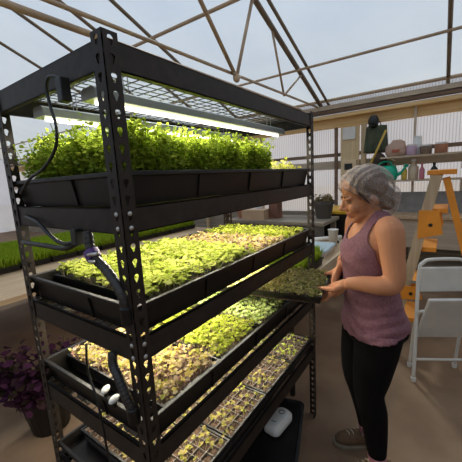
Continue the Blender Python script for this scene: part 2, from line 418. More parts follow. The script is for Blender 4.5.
# ------------------------------------------------------------------ the rack
L, D, H = 1.2472, .6078, 1.83
LV = [1.8149, 1.4497, 1.1181, .7939, .474]
BH = .062
rack = empty('shelving_rack', 'black slotted steel shelving rack of five shelves loaded with green trays', 'shelving rack')
def post_mesh():
    b = MB(); pitch = .0381; W = .040; n = int(H / pitch)
    N = 16
    def cell(z0, z1, axis):
        zc = (z0 + z1) / 2; inner = []; outer = []
        for k in range(N):
            a = 2 * PI * k / N
            cu, su = math.cos(a), math.sin(a)
            # keyhole: round head on top, narrow slot below
            r = .0078 if su > -.2 else .0078
            u = cu * .0078; v = su * .0075 + .004
            if su < -.1: u = cu * .0052; v = su * .0135 + .003
            inner.append((W / 2 + .001 + u, zc + v))
            m = max(abs(cu), abs(su)); outer.append((W / 2 + cu / m * W / 2, zc + su / m * (z1 - z0) / 2))
        P = lambda u, z: (u, 0, z) if axis == 'x' else (0, u, z)
        vs = [P(*p) for p in outer] + [P(*p) for p in inner]
        fs = []
        for k in range(N):
            k2 = (k + 1) % N; f = (k, k2, N + k2, N + k)
            fs.append(f if axis == 'x' else f[::-1])
        b.add(vs, fs)
    for i in range(n):
        z0 = i * H / n; z1 = (i + 1) * H / n
        for ax in ('x', 'y'): cell(z0, z1, ax)
    return b
pm = post_mesh()
p0 = pm.build('post', M_RACK, rack)
sd = p0.modifiers.new('gauge', 'SOLIDIFY'); sd.thickness = .0022; sd.offset = -1
for (x, y, rz) in ((L, 0, PI / 2), (L, D, PI), (0, D, -PI / 2)):
    q = p0.copy(); COL.objects.link(q); q.parent = rack; q.location = (x, y, 0); q.rotation_euler.z = rz
def beam_mesh(ln, z):
    b = MB(); t = .003
    # web, a small return lip on top, and the ledge that carries the deck
    b.box(.004, ln - .004, .0035, .0035 + t, z - BH, z)
    b.box(.004, ln - .004, .0035, .016, z - .003, z)
    b.box(.004, ln - .004, .0035, .020, z - BH, z - BH + .003)
    return b
for i, z in enumerate(LV):
    for (ln, loc, rz) in ((L, (0, 0, 0), 0), (D, (L, 0, 0), PI / 2), (L, (L, D, 0), PI), (D, (0, D, 0), -PI / 2)):
        bm_ = beam_mesh(ln, z).build('beam', M_RACK, rack, loc=loc, rotz=rz)
        if loc in ((0, 0, 0), (0, D, 0)):
            for dz in (.014, .048):
                b = MB()
                xs = (.021,) if rz == 0 else (ln - .021,)
                for xx in xs:
                    b.lathe([(.0062, 0), (.0062, .0015), (.004, .0035), (0.0005, .0042)], n=10, M=Matrix.Translation((xx, 0, z - dz)) @ Matrix.Rotation(PI / 2, 4, 'X'))
                if i in (1, 2): b.build('rivet', M_STEEL, bm_, smooth=True)
    b = MB()
    zz = z - .006
    for k in range(17):
        y = .02 + k * (D - .04) / 16; b.tube([(.01, y, zz), (L - .01, y, zz)], .0018, 5)
    for k in range(25):
        x = .02 + k * (L - .04) / 24; b.tube([(x, .01, zz - .003), (x, D - .01, zz - .003)], .0018, 5)
    b.build('wire_deck', M_WIRE, rack)

# ------------------------------------------------------------------ grow lights
LED_POWER = 8.0
M_TUBE = emis('led_tube', (1, .95, .82), 5)
M_HOUS = mat('light_housing', (.33, .33, .31), .4, .05, metal=.3)
def grow_light(y, ztop, label, x0=.05, ln=1.1, power=LED_POWER):
    t = empty('grow_light', label, 'grow light', (x0, y, ztop), group='strip lights under the shelves')
    b = MB()
    s = [(-.034, -.03), (-.03, -.006), (-.02, 0), (.02, 0), (.03, -.006), (.034, -.03)]
    vs = [(x, p[0], p[1]) for x in (0, ln) for p in s]; n = len(s)
    b.add(vs, [(i, i + 1, n + i + 1, n + i) for i in range(n - 1)] + [tuple(range(n)), tuple(range(2 * n - 1, n - 1, -1)), (0, n, 2 * n - 1, n - 1)])
    b.build('housing', M_HOUS, t)
    b = MB(); b.tube([(.02, 0, -.035), (ln - .02, 0, -.035)], .006, 10); b.build('tube', M_TUBE, t, smooth=True)
    hh = .055 if ztop > 1.7 else .011
    for xx in (.12, ln - .12):
        b = MB(); b.tube([(xx, -.01, -.002), (xx, -.01, hh), (xx, .01, hh), (xx, .01, -.002)], .0015, 5); b.build('hanger', M_STEEL, t)
    la = bpy.data.lights.new('strip_lamp', 'AREA'); la.shape = 'RECTANGLE'; la.size = ln - .04; la.size_y = .014; la.energy = power; la.color = (1, .93, .74)
    lo = bpy.data.objects.new('strip_lamp', la); COL.objects.link(lo); lo.parent = t; lo.location = (ln / 2, 0, -.043)
    return t
names = ['top', 'second', 'third', 'fourth']
below = ['tall leafy shoots', 'lime green microgreens', 'mauve and yellow microgreens', 'plug trays of seedlings']
for i in range(4):
    z = LV[i] - (.062 if i == 0 else .018)
    for y, w in (((.155, 'front'), (.43, 'rear')) if i != 2 else ((.24, 'front'), (.5, 'rear'))):
        grow_light(y, z, '%s strip light under the %s shelf, above the %s' % (w, names[i], below[i]), power=LED_POWER * (1.0, .75, .95, .5)[i])

# ------------------------------------------------------------------ trays
def shell_box(b, x0, x1, y0, y1, z0, z1, tp, lip, th=.003):
    """open tray: tapered walls of real thickness and a rolled lip"""
    o0 = [(x0 + tp, y0 + tp), (x1 - tp, y0 + tp), (x1 - tp, y1 - tp), (x0 + tp, y1 - tp)]
    o1 = [(x0 + lip, y0 + lip), (x1 - lip, y0 + lip), (x1 - lip, y1 - lip), (x0 + lip, y1 - lip)]
    ro = [(x0, y0), (x1, y0), (x1, y1), (x0, y1)]
    i1 = [(x0 + lip + th, y0 + lip + th), (x1 - lip - th, y0 + lip + th), (x1 - lip - th, y1 - lip - th), (x0 + lip + th, y1 - lip - th)]
    i0 = [(x0 + tp + th, y0 + tp + th), (x1 - tp - th, y0 + tp + th), (x1 - tp - th, y1 - tp - th), (x0 + tp + th, y1 - tp - th)]
    levels = [(o0, z0), (o1, z1 - .012), (ro, z1 - .012), (ro, z1), (i1, z1), (i0, z0 + th)]
    vs = [(x, y, z) for (q, z) in levels for (x, y) in q]; fs = []
    for k in range(len(levels) - 1):
        for j in range(4):
            fs.append((k * 4 + j, k * 4 + (j + 1) % 4, k * 4 + 4 + (j + 1) % 4, k * 4 + 4 + j))
    fs.append((3, 2, 1, 0)); e = (len(levels) - 1) * 4; fs.append((e, e + 1, e + 2, e + 3))
    b.add(vs, fs)
TD = .085
def flood_tray(i, label):
    z = LV[i] + .001
    t = empty('flood_tray', label, 'tray', (0, 0, z), group='large black flood trays on the rack')
    b = MB(); x0, x1, y0, y1 = .008, L - .042, .006, D - .008
    shell_box(b, x0, x1, y0, y1, 0, TD, .022, .010); b.build('tray_body', M_BLACKP, t, bevel=.002)
    for x in (.3, .6, .89):               # moulded ribs on the long and short sides
        b = MB(); b.add([(x - .004, y0 + .016, .004), (x + .004, y0 + .016, .004), (x + .004, y0 + .004, TD - .012), (x - .004, y0 + .004, TD - .012),
               (x - .004, y0 + .024, .004), (x + .004, y0 + .024, .004), (x + .004, y0 + .014, TD - .012), (x - .004, y0 + .014, TD - .012)],
              [(0, 1, 2, 3), (4, 7, 6, 5), (0, 3, 7, 4), (1, 5, 6, 2), (3, 2, 6, 7), (0, 4, 5, 1)])
        b.build('rib', M_BLACKP, t)
    for y in (.23,):
        b = MB(); b.add([(x0 + .016, y - .004, .004), (x0 + .016, y + .004, .004), (x0 + .004, y + .004, TD - .012), (x0 + .004, y - .004, TD - .012),
               (x0 + .024, y - .004, .004), (x0 + .024, y + .004, .004), (x0 + .014, y + .004, TD - .012), (x0 + .014, y - .004, TD - .012)],
              [(3, 2, 1, 0), (5, 6, 7, 4), (4, 7, 3, 0), (2, 6, 5, 1), (7, 6, 2, 3), (1, 5, 4, 0)])
        b.build('rib', M_BLACKP, t)
    return t
flood_tray(0 + 1, 'large black flood tray on the second shelf, under the tall leafy shoots')
flood_tray(2, 'large black flood tray on the third shelf, around the lime green microgreens')
flood_tray(3, 'large black flood tray on the fourth shelf, around mauve and pale sprouts')
# bottom shelf: shallower tray
t = empty('flood_tray', 'shallow black flood tray on the lowest shelf, under the plug trays', 'tray', (0, 0, LV[4] + .001), group='large black flood trays on the rack')
b = MB(); shell_box(b, .01, L - .01, .006, D - .008, 0, .05, .015, .008); b.build('tray_body', M_BLACKP, t, bevel=.002)

TW, TL, TH = .277, .545, .06
def nursery_tray(label, loc, kind, seed, group, rotz=0, name='nursery_tray', rx=0):
    t = empty(name, label, 'seedling tray', loc, rotz, group)
    b = MB(); shell_box(b, 0, TW, 0, TL, 0, TH, .012, .006, .002); b.build('tray_body', M_TRAYBLK, t)
    b = MB(); b.box(.011, TW - .011, .011, TL - .011, .003, TH - .012); b.build('soil', M_SOIL, t)
    a = dict(x0=.012, x1=TW - .012, y0=.012, y1=TL - .012, z=TH - .013, parent=t)
    if kind == 'pea' and seed == 13: a['x1'] = TW - .07
    if kind == 'pea': bushy('leafy_shoots', seed, n=760, h0=.085, h1=(.15 if seed == 13 else .165), leaf=.0125, mats=[L_PEA, L_PEA], per=22, wide=.48, **a)
    elif kind == 'short': bushy('leafy_shoots', seed, n=130, h0=.03, h1=.07, leaf=.016, mats=[L_YEL, M_STEM], per=6, **a)
    elif kind == 'lime': sprouts('microgreens', seed, n=1100, h0=.025, h1=.05, leaf=.019, mats=[L_LIME, M_STEM], nleaf=3, **a)
    elif kind == 'mauve': sprouts('microgreens', seed, n=950, h0=.015, h1=.034, leaf=.0165, mats=[L_MAUVE, M_STEMP], **a)
    elif kind == 'gold': sprouts('microgreens', seed, n=1050, h0=.018, h1=.036, leaf=.0165, mats=[L_GOLD, M_STEM], **a)
    elif kind == 'pale': sprouts('microgreens', seed, n=1050, h0=.018, h1=.036, leaf=.0165, mats=[L_PALE, M_STEM], **a)
    elif kind == 'dark': sprouts('microgreens', seed, n=1900, h0=.018, h1=.042, leaf=.012, mats=[L_DARK, M_STEM], nleaf=3, **a)
    elif kind == 'grass': blades('grass', seed, n=2600, h0=.08, h1=.12, mats=[L_GRASS], **a)
    return t
def plug_tray(label, loc, seed, leafm, n=(7, 14), h=(.02, .04)):
    t = empty('plug_tray', label, 'seedling tray', loc, 0, 'plug trays on the lowest shelf')
    b = MB(); shell_box(b, 0, TW, 0, TL, 0, TH, .012, .006, .002); b.build('tray_body', M_TRAYBLK, t)
    b = MB(); b.box(.011, TW - .011, .011, TL - .011, .003, TH - .016); b.build('soil', M_SOIL, t)
    b = MB(); gx, gy = n
    for k in range(gx + 1):
        x = .01 + k * (TW - .02) / gx; b.box(x - .0014, x + .0014, .01, TL - .01, .02, TH - .006)
    for k in range(gy + 1):
        y = .01 + k * (TL - .02) / gy; b.box(.01, TW - .01, y - .0014, y + .0014, .02, TH - .0062)
    b.build('cell_grid', mat('grey_cell_plastic', (.16, .13, .11), .5), t)
    sprouts('seedlings', seed, .012, TW - .012, .012, TL - .012, TH - .017, 0, h[0], h[1], .0125, [leafm, M_STEM], t, nleaf=4, grid=n, wide=.45)
    return t
X0 = .085; XS = .284
TRY = .03
zz = LV[1] + .012
for k, (kd, lb) in enumerate((('pea', 'tray of tall bright leafy shoots on the second shelf, beside the near post'), ('pea', 'tray of tall leafy shoots on the second shelf, second from the near post'),
                              ('pea', 'tray of tall leafy shoots on the second shelf, ending the dense clump'), ('short', 'tray of short yellowish shoots on the second shelf, beside the far post'))):
    nursery_tray(lb, (X0 - .055 + k * (XS + .012), TRY, zz), kd, 11 + k, 'trays on the second shelf')
zz = LV[2] + .012
for k, (kd, lb) in enumerate((('lime', 'tray of lime green microgreens on the third shelf, nearest the near post'), ('lime', 'tray of lime green microgreens on the third shelf, next to the mauve sprouts'),
                              ('mauve', 'tray of mauve and yellow sprouts on the third shelf, next to the lime greens'), ('gold', 'tray of yellow green sprouts at the far end of the third shelf'))):
    nursery_tray(lb, (X0 + k * XS, TRY, zz), kd, 21 + k, 'trays on the third shelf')
zz = LV[3] + .012
for k, (kd, lb) in enumerate((('mauve', 'tray of pinkish sprouts on the fourth shelf, nearest the near post'), ('gold', 'tray of yellow green sprouts on the fourth shelf, next to the pinkish tray'),
                              ('pale', 'tray of pale green sprouts on the fourth shelf, partly under the held tray'), ('pale', 'tray of pale green sprouts at the far end of the fourth shelf'))):
    nursery_tray(lb, (X0 + k * XS, TRY, zz), kd, 31 + k, 'trays on the fourth shelf')
zz = LV[4] + .008
for k, (lm, lb) in enumerate(((L_MUTE, 'plug tray of yellowish seedlings on the lowest shelf, nearest the near post'), (L_MUTE, 'plug tray of yellowish seedlings on the lowest shelf, second from the near post'),
                              (L_MUTE, 'plug tray of sparse seedlings on the lowest shelf, third from the near post'), (L_LIME, 'plug tray of brighter green seedlings at the far end of the lowest shelf'))):
    plug_tray(lb, (X0 + k * XS, .012, zz), 41 + k, lm)

# the tray in the woman's hands: slides in between the third and fourth shelves
HT = nursery_tray('tray of dark mixed microgreens held by the woman, half slid into the rack', (0, 0, 0), 'dark', 51, None)
HS = .62
def place_held(corner, yaw, pitch_w):
    """corner: world position of the front right rim corner; yaw: direction of the long side into the rack"""
    lx = Vector((math.cos(yaw), math.sin(yaw), 0)); 
    ey = lx                                      # tray local +Y runs into the rack
    ex = Vector((math.sin(yaw), -math.cos(yaw), 0))
    ex = (ex * math.cos(pitch_w) + Vector((0, 0, 1)) * math.sin(pitch_w)).normalized(); ez = ex.cross(ey)
    M = Matrix(((ex.x, ey.x, ez.x, 0), (ex.y, ey.y, ez.y, 0), (ex.z, ey.z, ez.z, 0), (0, 0, 0, 1)))
    off = Vector(corner) - M @ Vector((0, 0, TH * HS))
    HT.matrix_world = Matrix.Translation(off) @ M @ Matrix.Diagonal((1, 1, HS, 1))
HELD_C, HELD_YAW, HELD_P = (.83, -.18, .965), math.radians(99), .14
place_held(HELD_C, HELD_YAW, HELD_P)

# ------------------------------------------------------------------ cords, hoses and the tub
def cord(name, label, cat, ctrl, r, m, group=None, n=8):
    b = MB(); b.tube(curve_pts(ctrl, n), r, 8); return tag(b.build(name, m, smooth=True), label, cat, group)
pl = empty('power_plug', 'black power plug and its cord hanging off the top left beam', 'power plug', (-.014, .15, 1.735))
b = MB(); b.box(-.012, .012, -.012, .012, -.03, .025); b.build('plug_body', M_CORD, pl, bevel=.003)
b = MB(); b.tube(curve_pts([(0, 0, .02), (-.004, .03, .034), (-.004, .055, .036), (-.003, .073, .015), (-.003, .066, -.03), (-.004, .05, -.085), (-.006, .072, -.135), (-.008, .14, -.175), (-.006, .24, -.2), (0, .33, -.24)], 8), .0042, 8)
b.build('cord', M_CORD, pl, smooth=True)
cl = empty('cord_clip', 'small black clip on the wire deck beside the near post top', 'clip', (.03, .06, 1.745))
b = MB(); b.box(-.008, .008, -.006, .006, -.02, .04); b.build('clip_body', M_CORD, cl, bevel=.002)
b = MB(); b.tube([(0, 0, .035), (0, .0, .062)], .003, 6); b.build('hook', M_STEEL, cl)
p2 = empty('power_plug', 'black plug block with looping cord under the second shelf beam', 'power plug', (0, .205, 1.385))
b = MB(); b.box(-.014, .012, -.014, .014, -.035, .01); b.build('plug_body', M_CORD, p2, bevel=.003)
b = MB(); b.tube(curve_pts([(0, .01, -.025), (-.008, .05, -.035), (-.012, .09, -.03), (-.012, .14, -.01), (-.01, .2, .02), (0, .3, .035)], 8), .0055, 8)
b.build('cord', M_CORD, p2, smooth=True)
b = MB(); b.tube(curve_pts([(.004, .01, -.03), (-.004, .07, -.05), (-.004, .18, -.052), (0, .36, -.055)], 6), .008, 8)
b.build('cable', M_CORD, p2, smooth=True)
M_HOSE = mat('dark_ribbed_hose', (.03, .026, .025), .3, .3, 40)
M_PURPLE = mat('purple_plastic', (.11, .045, .19), .5)
def hose(origin, ctrl, label, valve):
    t = empty('drain_hose', label, 'hose', origin, group=None)
    pts = curve_pts(ctrl, 14)
    rr = [.012 + (.0016 if (k % 3 == 0) else 0) for k in range(len(pts))]
    b = MB(); b.tube(pts, rr, 12); b.build('hose', M_HOSE, t, smooth=True)
    if valve == 'purple':
        p = Vector(ctrl[1]); dr = (Vector(ctrl[2]) - Vector(ctrl[0])).normalized(); q = dr.to_track_quat('Z', 'Y').to_matrix().to_4x4()
        b = MB(); b.lathe([(.0125, -.012), (.019, -.012), (.02, 0), (.019, .012), (.0125, .012)], n=16, M=Matrix.Translation(p) @ q)
        b.build('purple_collar', M_PURPLE, t, smooth=False)
        b = MB(); b.tube([p + Vector((-.018, -.01, .004)), p + Vector((-.02, -.055, .012))], .0045, 8); b.tube([p + Vector((-.018, -.012, -.012)), p + Vector((-.018, -.034, -.012))], .0045, 8)
        b.build('metal_lever', M_ALU, t, smooth=True)
    b = MB(); p = Vector(ctrl[-1]); b.lathe([(.017, -.02), (.017, .02), (.014, .024)], c=tuple(p), n=14); b.build('end_fitting', M_BLACKP, t)
    return t
hose((0, .15, 1.385), [(.0, .005, .004), (-.004, -.012, -.055), (-.004, -.066, -.09), (-.004, -.115, -.14), (0, -.125, -.2)], 'dark bent drain hose with purple collar under the second shelf', 'purple')
hose((0, .11, 1.06), [(.0, .0, .0), (-.006, -.004, -.03), (-.01, -.03, -.062), (-.012, -.055, -.105), (-.006, -.07, -.155)], 'glossy dark drain hose under the third shelf, beside the near post', None)
def clipw(p, label, rz):
    t = tag(bpy.data.objects.new('plastic_clip', None), label, 'clip', 'white clips on the fourth tray'); COL.objects.link(t); t.location = p; t.rotation_euler = (0, 0, rz)
    b = MB(); b.ell((0, 0, 0), (.02, .011, .009)); b.build('clip_body', M_WHITEP, t, smooth=True)
    b = MB(); b.box(-.006, .006, -.004, .004, -.024, -.004); b.build('clip_jaw', M_BLACKP, t)
TZ = LV[3] + .001 + TD
clipw((.018, .205, TZ + .02), 'white plastic clip on the fourth tray rim, farther from the near post', .5)
clipw((.006, .145, TZ + .02), 'white plastic clip on the fourth tray rim, nearer the near post', .3)
cord('cable', 'thin black cable hanging in a loop across the left ends of the lower shelves', 'cable', [(-.012, .22, 1.06), (-.016, .225, .98), (-.02, .19, .9), (-.024, .17, .82), (-.024, .16, .72), (-.02, .12, .64), (-.012, .06, .6), (-.006, .05, .62)], .0035, M_CORD)
for k, (x, y, h, lb) in enumerate(((.08, .5, .40, 'leftmost black hose standing under the rack'), (.13, .40, .36, 'middle black hose standing under the rack'), (.12, .30, .33, 'black hose under the rack nearest the near post'))):
    cord('irrigation_hose', lb, 'hose', [(x, y, .012), (x - .02, y - .03, h * .5), (x + .03, y - .01, h * .85), (x + .12, y + .02, h), (x + .3, y + .03, h - .04)], .011, M_HOSE, 'black hoses under the rack')

tub = empty('storage_tub', 'black rounded plastic tub on the floor under the rack front', 'tub', (.79, -.02, 0), math.radians(17))
def rrect(hx, hy, r, n=5):
    out = []
    for (sx, sy, a0) in ((1, 1, 0), (-1, 1, PI / 2), (-1, -1, PI), (1, -1, 1.5 * PI)):
        for k in range(n + 1):
            a = a0 + PI / 2 * k / n; out.append((sx * (hx - r) + r * math.cos(a), sy * (hy - r) + r * math.sin(a)))
    return out
def rstack(b, levels, r, mi=0):
    vs = []; n = None
    for (hx, hy, z) in levels:
        q = rrect(hx, hy, r); n = len(q); vs += [(x, y, z) for x, y in q]
    fs = []
    for i in range(len(levels) - 1):
        for j in range(n): fs.append((i * n + j, i * n + (j + 1) % n, (i + 1) * n + (j + 1) % n, (i + 1) * n + j))
    fs.append(tuple(range(n - 1, -1, -1))); fs.append(tuple((len(levels) - 1) * n + j for j in range(n)))
    b.add(vs, fs, mi)
# local frame: +x along the rack front, +y into the rack
b = MB(); rstack(b, [(.27, .17, 0), (.285, .185, .17), (.295, .195, .17), (.295, .195, .185)], .04)
b.build('tub_body', M_BLACKP, tub).location = (0, .14, 0)
b = MB(); rstack(b, [(.298, .198, 0), (.298, .198, .014), (.285, .185, .016), (.28, .18, .008)], .04)
b.build('lid', M_BLACKP, tub).location = (0, .14, .185)
pump = empty('air_pump', 'white rounded oblong air pump lying on the black tub under the rack', 'pump', (.845, .06, .203), math.radians(-6))
b = MB(); rstack(b, [(.075, .036, 0), (.085, .046, .012), (.085, .046, .04), (.074, .036, .056), (.066, .031, .06)], .03)
b.build('pump_body', M_WHITEP, pump, smooth=True)
b = MB()
ring = [(.035 + .014 * math.cos(a), .014 * math.sin(a), .0605) for a in [2 * PI * k / 16 for k in range(17)]]
b.tube(ring, .0025, 6); b.build('dial_ring', mat('grey_rubber', (.12, .12, .12), .6), pump)
b = MB(); b.tube([(-.04, -.012, .06), (-.046, .012, .06)], .0025, 6); b.build('dark_mark', M_CORD, pump)

# ------------------------------------------------------------------ benches and what stands on them
def table(name, label, x0, x1, y0, y1, z, mtop, mleg, th=.04, group=None, front=None, cat='bench', lw=.06, inset=.06):
    t = empty(name, label, cat, ((x0 + x1) / 2, (y0 + y1) / 2, 0), group=group)
    hx, hy = (x1 - x0) / 2, (y1 - y0) / 2
    b = MB(); b.box(-hx, hx, -hy, hy, z - th, z); b.build('bench_top', mtop, t, bevel=.004)
    for sx in (-1, 1):
        for sy in (-1, 1):
            b = MB(); X = sx * (hx - (inset if sx < 0 else .06)); Y = sy * (hy - .06); b.box(X - lw / 2, X + lw / 2, Y - lw / 2, Y + lw / 2, 0, z - th); b.build('leg', mleg, t, bevel=.003)
    return t, hx, hy
t, hx, hy = table('potting_bench', 'long pale wooden bench behind the far rack post, with a board edge', 1.28, 2.9, .14, 1.3, .8, M_TAN, M_RACK, inset=.06, lw=.03)
b = MB(); b.box(-hx, hx, -hy - .02, -hy, .735, .82); b.build('edge_board', wood('pale_edge', (.45, .33, .21), (.56, .43, .29), 'X'), t, bevel=.003)
t, hx, hy = table('grass_bench', 'long low bench at left carrying rows of bright green grass trays', -.4, 3.4, 1.95, 4.35, .74, M_TAN, M_STUD)
t, hx, hy = table('covered_bench', 'grey bench with a pale top edge, between the rack and the eave wall', 3.0, 3.6, .52, 1.9, .95, M_GREYWOOD, M_GREYWOOD)
b = MB(); b.box(-hx + .02, -hx + .035, -hy + .02, hy - .02, .35, .9); b.build('front_panel', mat('dark_bench_panel', (.09, .075, .06), .8, .2), t)
t, hx, hy = table('workbench', 'pale wooden workbench against the eave wall, behind the woman', 3.95, 4.42, -1.5, .12, .92, M_TAN, M_STUD)
b = MB(); b.box(-hx + .03, -hx + .045, -hy, hy, .52, .87); b.build('front_panel', wood('pale_panel', (.42, .32, .23), (.5, .39, .29), 'Y'), t)
b = MB(); b.box(-hx + .05, hx - .05, -hy + .1, hy - .1, .25, .28); b.build('lower_shelf', M_GREYWOOD, t)
b = MB(); b.box(.14, .16, -hy + .5, hy - .06, .925, 1.2); b.build('back_board', mat('grey_board', (.22, .21, .2), .7, .15), t)

# grass trays on the left bench
gt = None; n = 0
for iy, y in enumerate((2.75, 3.33)):
    for ix in range(12):
        x = -.1 + ix * .285
        if gt is None:
            gt = nursery_tray('black tray of bright green grass on the long bench at left', (x, y, .74), 'grass', 61, 'grass trays on the bench at left', name='grass_tray')
        else:
            c = copy_tree(gt); c.location = (x, y, .74)
for k, (x, y, lb) in enumerate(((1.33, .16, 'tray of bright grass just behind the far rack post, nearer the rack'), (1.615, .16, 'tray of bright grass behind the far rack post, farther from the rack'))):
    c = copy_tree(gt); c.location = (x, y, .8); c['label'] = lb; c['group'] = 'grass trays behind the far post'
tb = empty('plastic_tub', 'low tub with a pale blue lid on the bench beside the woman', 'tub', (2.22, .325, .8), .05)
b = MB(); rstack(b, [(.15, .1, 0), (.165, .115, .05)], .03); b.build('tub_body', M_WHITEP, tb)
b = MB(); rstack(b, [(.175, .125, .05), (.175, .125, .064), (.165, .115, .07)], .03); b.build('blue_lid', mat('pale_blue_plastic', (.42, .52, .58), .4), tb)
hn = empty('hand_trowel', 'small dark hand trowel lying behind the blue lid on the bench', 'trowel', (2.72, .3, .8), .4)
b = MB(); b.tube([(-.08, 0, .02), (0, 0, .02)], .014, 8); b.build('handle', M_CORD, hn, smooth=True)
b = MB(); b.box(0, .11, -.03, .03, .012, .016); b.build('blade', M_STEEL, hn)
cp = empty('plastic_cup', 'white plastic cup on the bench below the yellow lidded bin', 'cup', (2.55, .285, .8))
b = MB(); b.lathe([(.035, 0), (.048, .16), (.051, .16), (.051, .165), (.044, .165), (.033, .006)], n=20); b.build('cup_body', M_WHITEP, cp, smooth=True)
b = MB(); b.tube([(2.55, .62, .825), (2.88, .3, .825)], .022, 12); tag(b.build('plastic_pipe', M_WHITEP, smooth=True), 'short white plastic pipe lying across the bench end', 'pipe')

bn = empty('wheelie_bin', 'black bin with a bright yellow lid behind the woman', 'bin', (3.93, .58, 0))
b = MB(); rstack(b, [(.2, .18, .06), (.25, .22, .93), (.265, .235, .93), (.265, .235, .97)], .04); b.build('bin_body', M_BLACKP, bn)
b = MB(); rstack(b, [(.275, .245, .97), (.28, .25, 1.0), (.25, .22, 1.03)], .05); b.build('lid', mat('yellow_plastic', (.75, .42, .02), .45, .05), bn)
for s in (-1, 1):
    b = MB(); b.lathe([(.06, -.02), (.06, .02)], n=16, M=Matrix.Translation((.18, s * .19, .06)) @ Matrix.Rotation(PI / 2, 4, 'X')); b.build('wheel', M_CORD, bn)
M_TERRA = mat('terracotta', (.36, .15, .08), .85, .12, 12)
def pot(label, p, r, h, m, group=None, soil=True, name='plant_pot'):
    t = empty(name, label, 'pot', p, group=group)
    b = MB(); b.lathe([(r * .68, 0), (r * .93, h * .8), (r * 1.05, h * .8), (r * 1.05, h), (r * .95, h), (r * .9, h * .85)], n=20); b.build('pot_body', m, t, smooth=False)
    b = MB(); b.lathe([(r * .88, h * .8), (r * .5, h * .86), (.002, h * .88)], n=16); b.build('soil', M_SOIL, t, smooth=True)
    return t
pp = pot('dark grey pot with dry brown growth on the bench end, left of her face', (3.4, .66, .95), .13, .22, mat('dark_grey_pot', (.06, .05, .042), .6))
bushy('dry_leaves', 71, -.09, .09, -.09, .09, .2, 60, .04, .1, .025, [leafmat('dry_leaf', [(.2, .13, .06), (.32, .22, .1), (.18, .17, .06)]), M_STEM], pp, per=5)
pot('terracotta pot on the covered bench, seen under the second shelf', (3.25, 1.78, .95), .09, .17, M_TERRA)
b = MB(); b.box(-.1, .1, -.16, .16, 0, .13); bx = empty('cardboard_box', 'tan cardboard box beside the terracotta pot', 'box', (3.14, 1.5, .95), .1)
b.build('carton', mat('tan_cardboard', (.45, .3, .19), .85, .06), bx); b = MB(); b.box(-.1, 0, -.17, -.16, .125, .13); b.build('flap', MATS['tan_cardboard'], bx)
b = MB(); b.box(-.08, .08, -.06, .06, 0, .3); tag(b.build('wooden_block', mat('red_brown_wood', (.17, .075, .045), .8, .2), loc=(3.3, 1.28, .95)), 'upright red brown wooden block on the covered bench', 'block')
b = MB(); b.lathe([(.05, 0), (.055, .02), (.05, .16), (.02, .2), (.02, .23), (.0, .23)], n=16); tag(b.build('plastic_bottle', M_WHITEP, loc=(3.42, 1.6, .95), smooth=True), 'white bottle behind the cardboard box on the covered bench', 'bottle')

# purple plant by the left post
pt = pot('black pot with purple foliage on the floor left of the rack', (.3, 1.42, 0), .16, .28, M_BLACKP)
bushy('purple_leaves', 81, -.2, .2, -.2, .2, .26, 90, .1, .32, .045, [L_PURP, L_PURP], pt, per=9)

# ------------------------------------------------------------------ things on the eave wall
pn = empty('electrical_panel', 'beige electrical panel on a board on the eave wall, with a dark window', 'electrical panel', (WX - .06, .6, 1.3))
b = MB(); b.box(-.03, 0, -.13, .13, -.1, .86); b.build('mounting_board', wood('panel_board', (.62, .45, .25), (.72, .54, .32), 'Z'), pn)
b = MB(); b.box(-.1, -.03, -.11, .11, .05, .38); b.build('box', mat('beige_enamel', (.7, .53, .33), .5, .05), pn, bevel=.006)
b = MB(); b.box(-.106, -.1, -.055, .055, .24, .33); b.build('dark_window', M_CORD, pn)
b = MB(); b.box(-.05, -.03, -.08, .1, .68, .85); b.build('white_sheet', M_WHITEP, pn)
jk = empty('canvas_apron', 'dark green canvas apron hanging on the eave wall', 'apron', (WX - .14, .235, 2.12))
b = MB(); nx, nz = 14, 12; vs = []
for k in range(nz + 1):
    for i_ in range(nx + 1):
        u = i_ / nx - .5; w = k / nz
        vs.append((.018 * math.sin(u * 22) * (.3 + w) - .02 * math.cos(u * 3), u * (.26 + .05 * w), -.36 * w - .02 * abs(u) * (1 - w)))
b.add(vs, [(k * (nx + 1) + i_, k * (nx + 1) + i_ + 1, (k + 1) * (nx + 1) + i_ + 1, (k + 1) * (nx + 1) + i_) for k in range(nz) for i_ in range(nx)])
o = b.build('cloth', mat('dark_green_canvas', (.075, .09, .055), .9, .2, 10), jk, smooth=True); q = o.modifiers.new('thick', 'SOLIDIFY'); q.thickness = .012
b = MB(); b.tube(curve_pts([(0, -.06, -.01), (0, -.03, .05), (0, .03, .05), (0, .06, -.01)], 5), .008, 6); b.build('neck_strap', MATS['dark_green_canvas'], jk)
hc = empty('knit_cap', 'black cap hanging above the green apron', 'cap', (WX - .17, .27, 2.17))
b = MB(); b.ell((0, 0, 0), (.06, .07, .09)); b.build('crown', M_CORD, hc, smooth=True)
b = MB(); b.ell((-.05, 0, -.06), (.06, .06, .012)); b.build('brim', M_CORD, hc, smooth=True)
br = empty('broom', 'yellow handled broom leaning in front of the green apron', 'broom', (WX - .3, .2, 1.2))
b = MB(); b.tube([(.0, .12, .28), (.06, -.1, .83)], .014, 10); b.build('handle', mat('yellow_paint', (.6, .38, .06), .5), br, smooth=True)
b = MB(); b.box(-.04, .04, .06, .22, .22, .3); b.build('head', M_BROWNWOOD, br)
b = MB(); b.box(-.045, .045, .05, .23, .02, .22); b.build('bristles', mat('dark_bristle', (.06, .04, .025), .9, .3, 80), br)
b = MB(); b.ell((0, 0, 0), (.07, .11, .17)); sk = empty('cloth_bag', 'dark brown cloth bag hanging below the green apron', 'bag', (WX - .12, .2, 1.58)); b.build('bag', mat('brown_cloth', (.06, .042, .03), .9, .3, 15), sk, smooth=True)
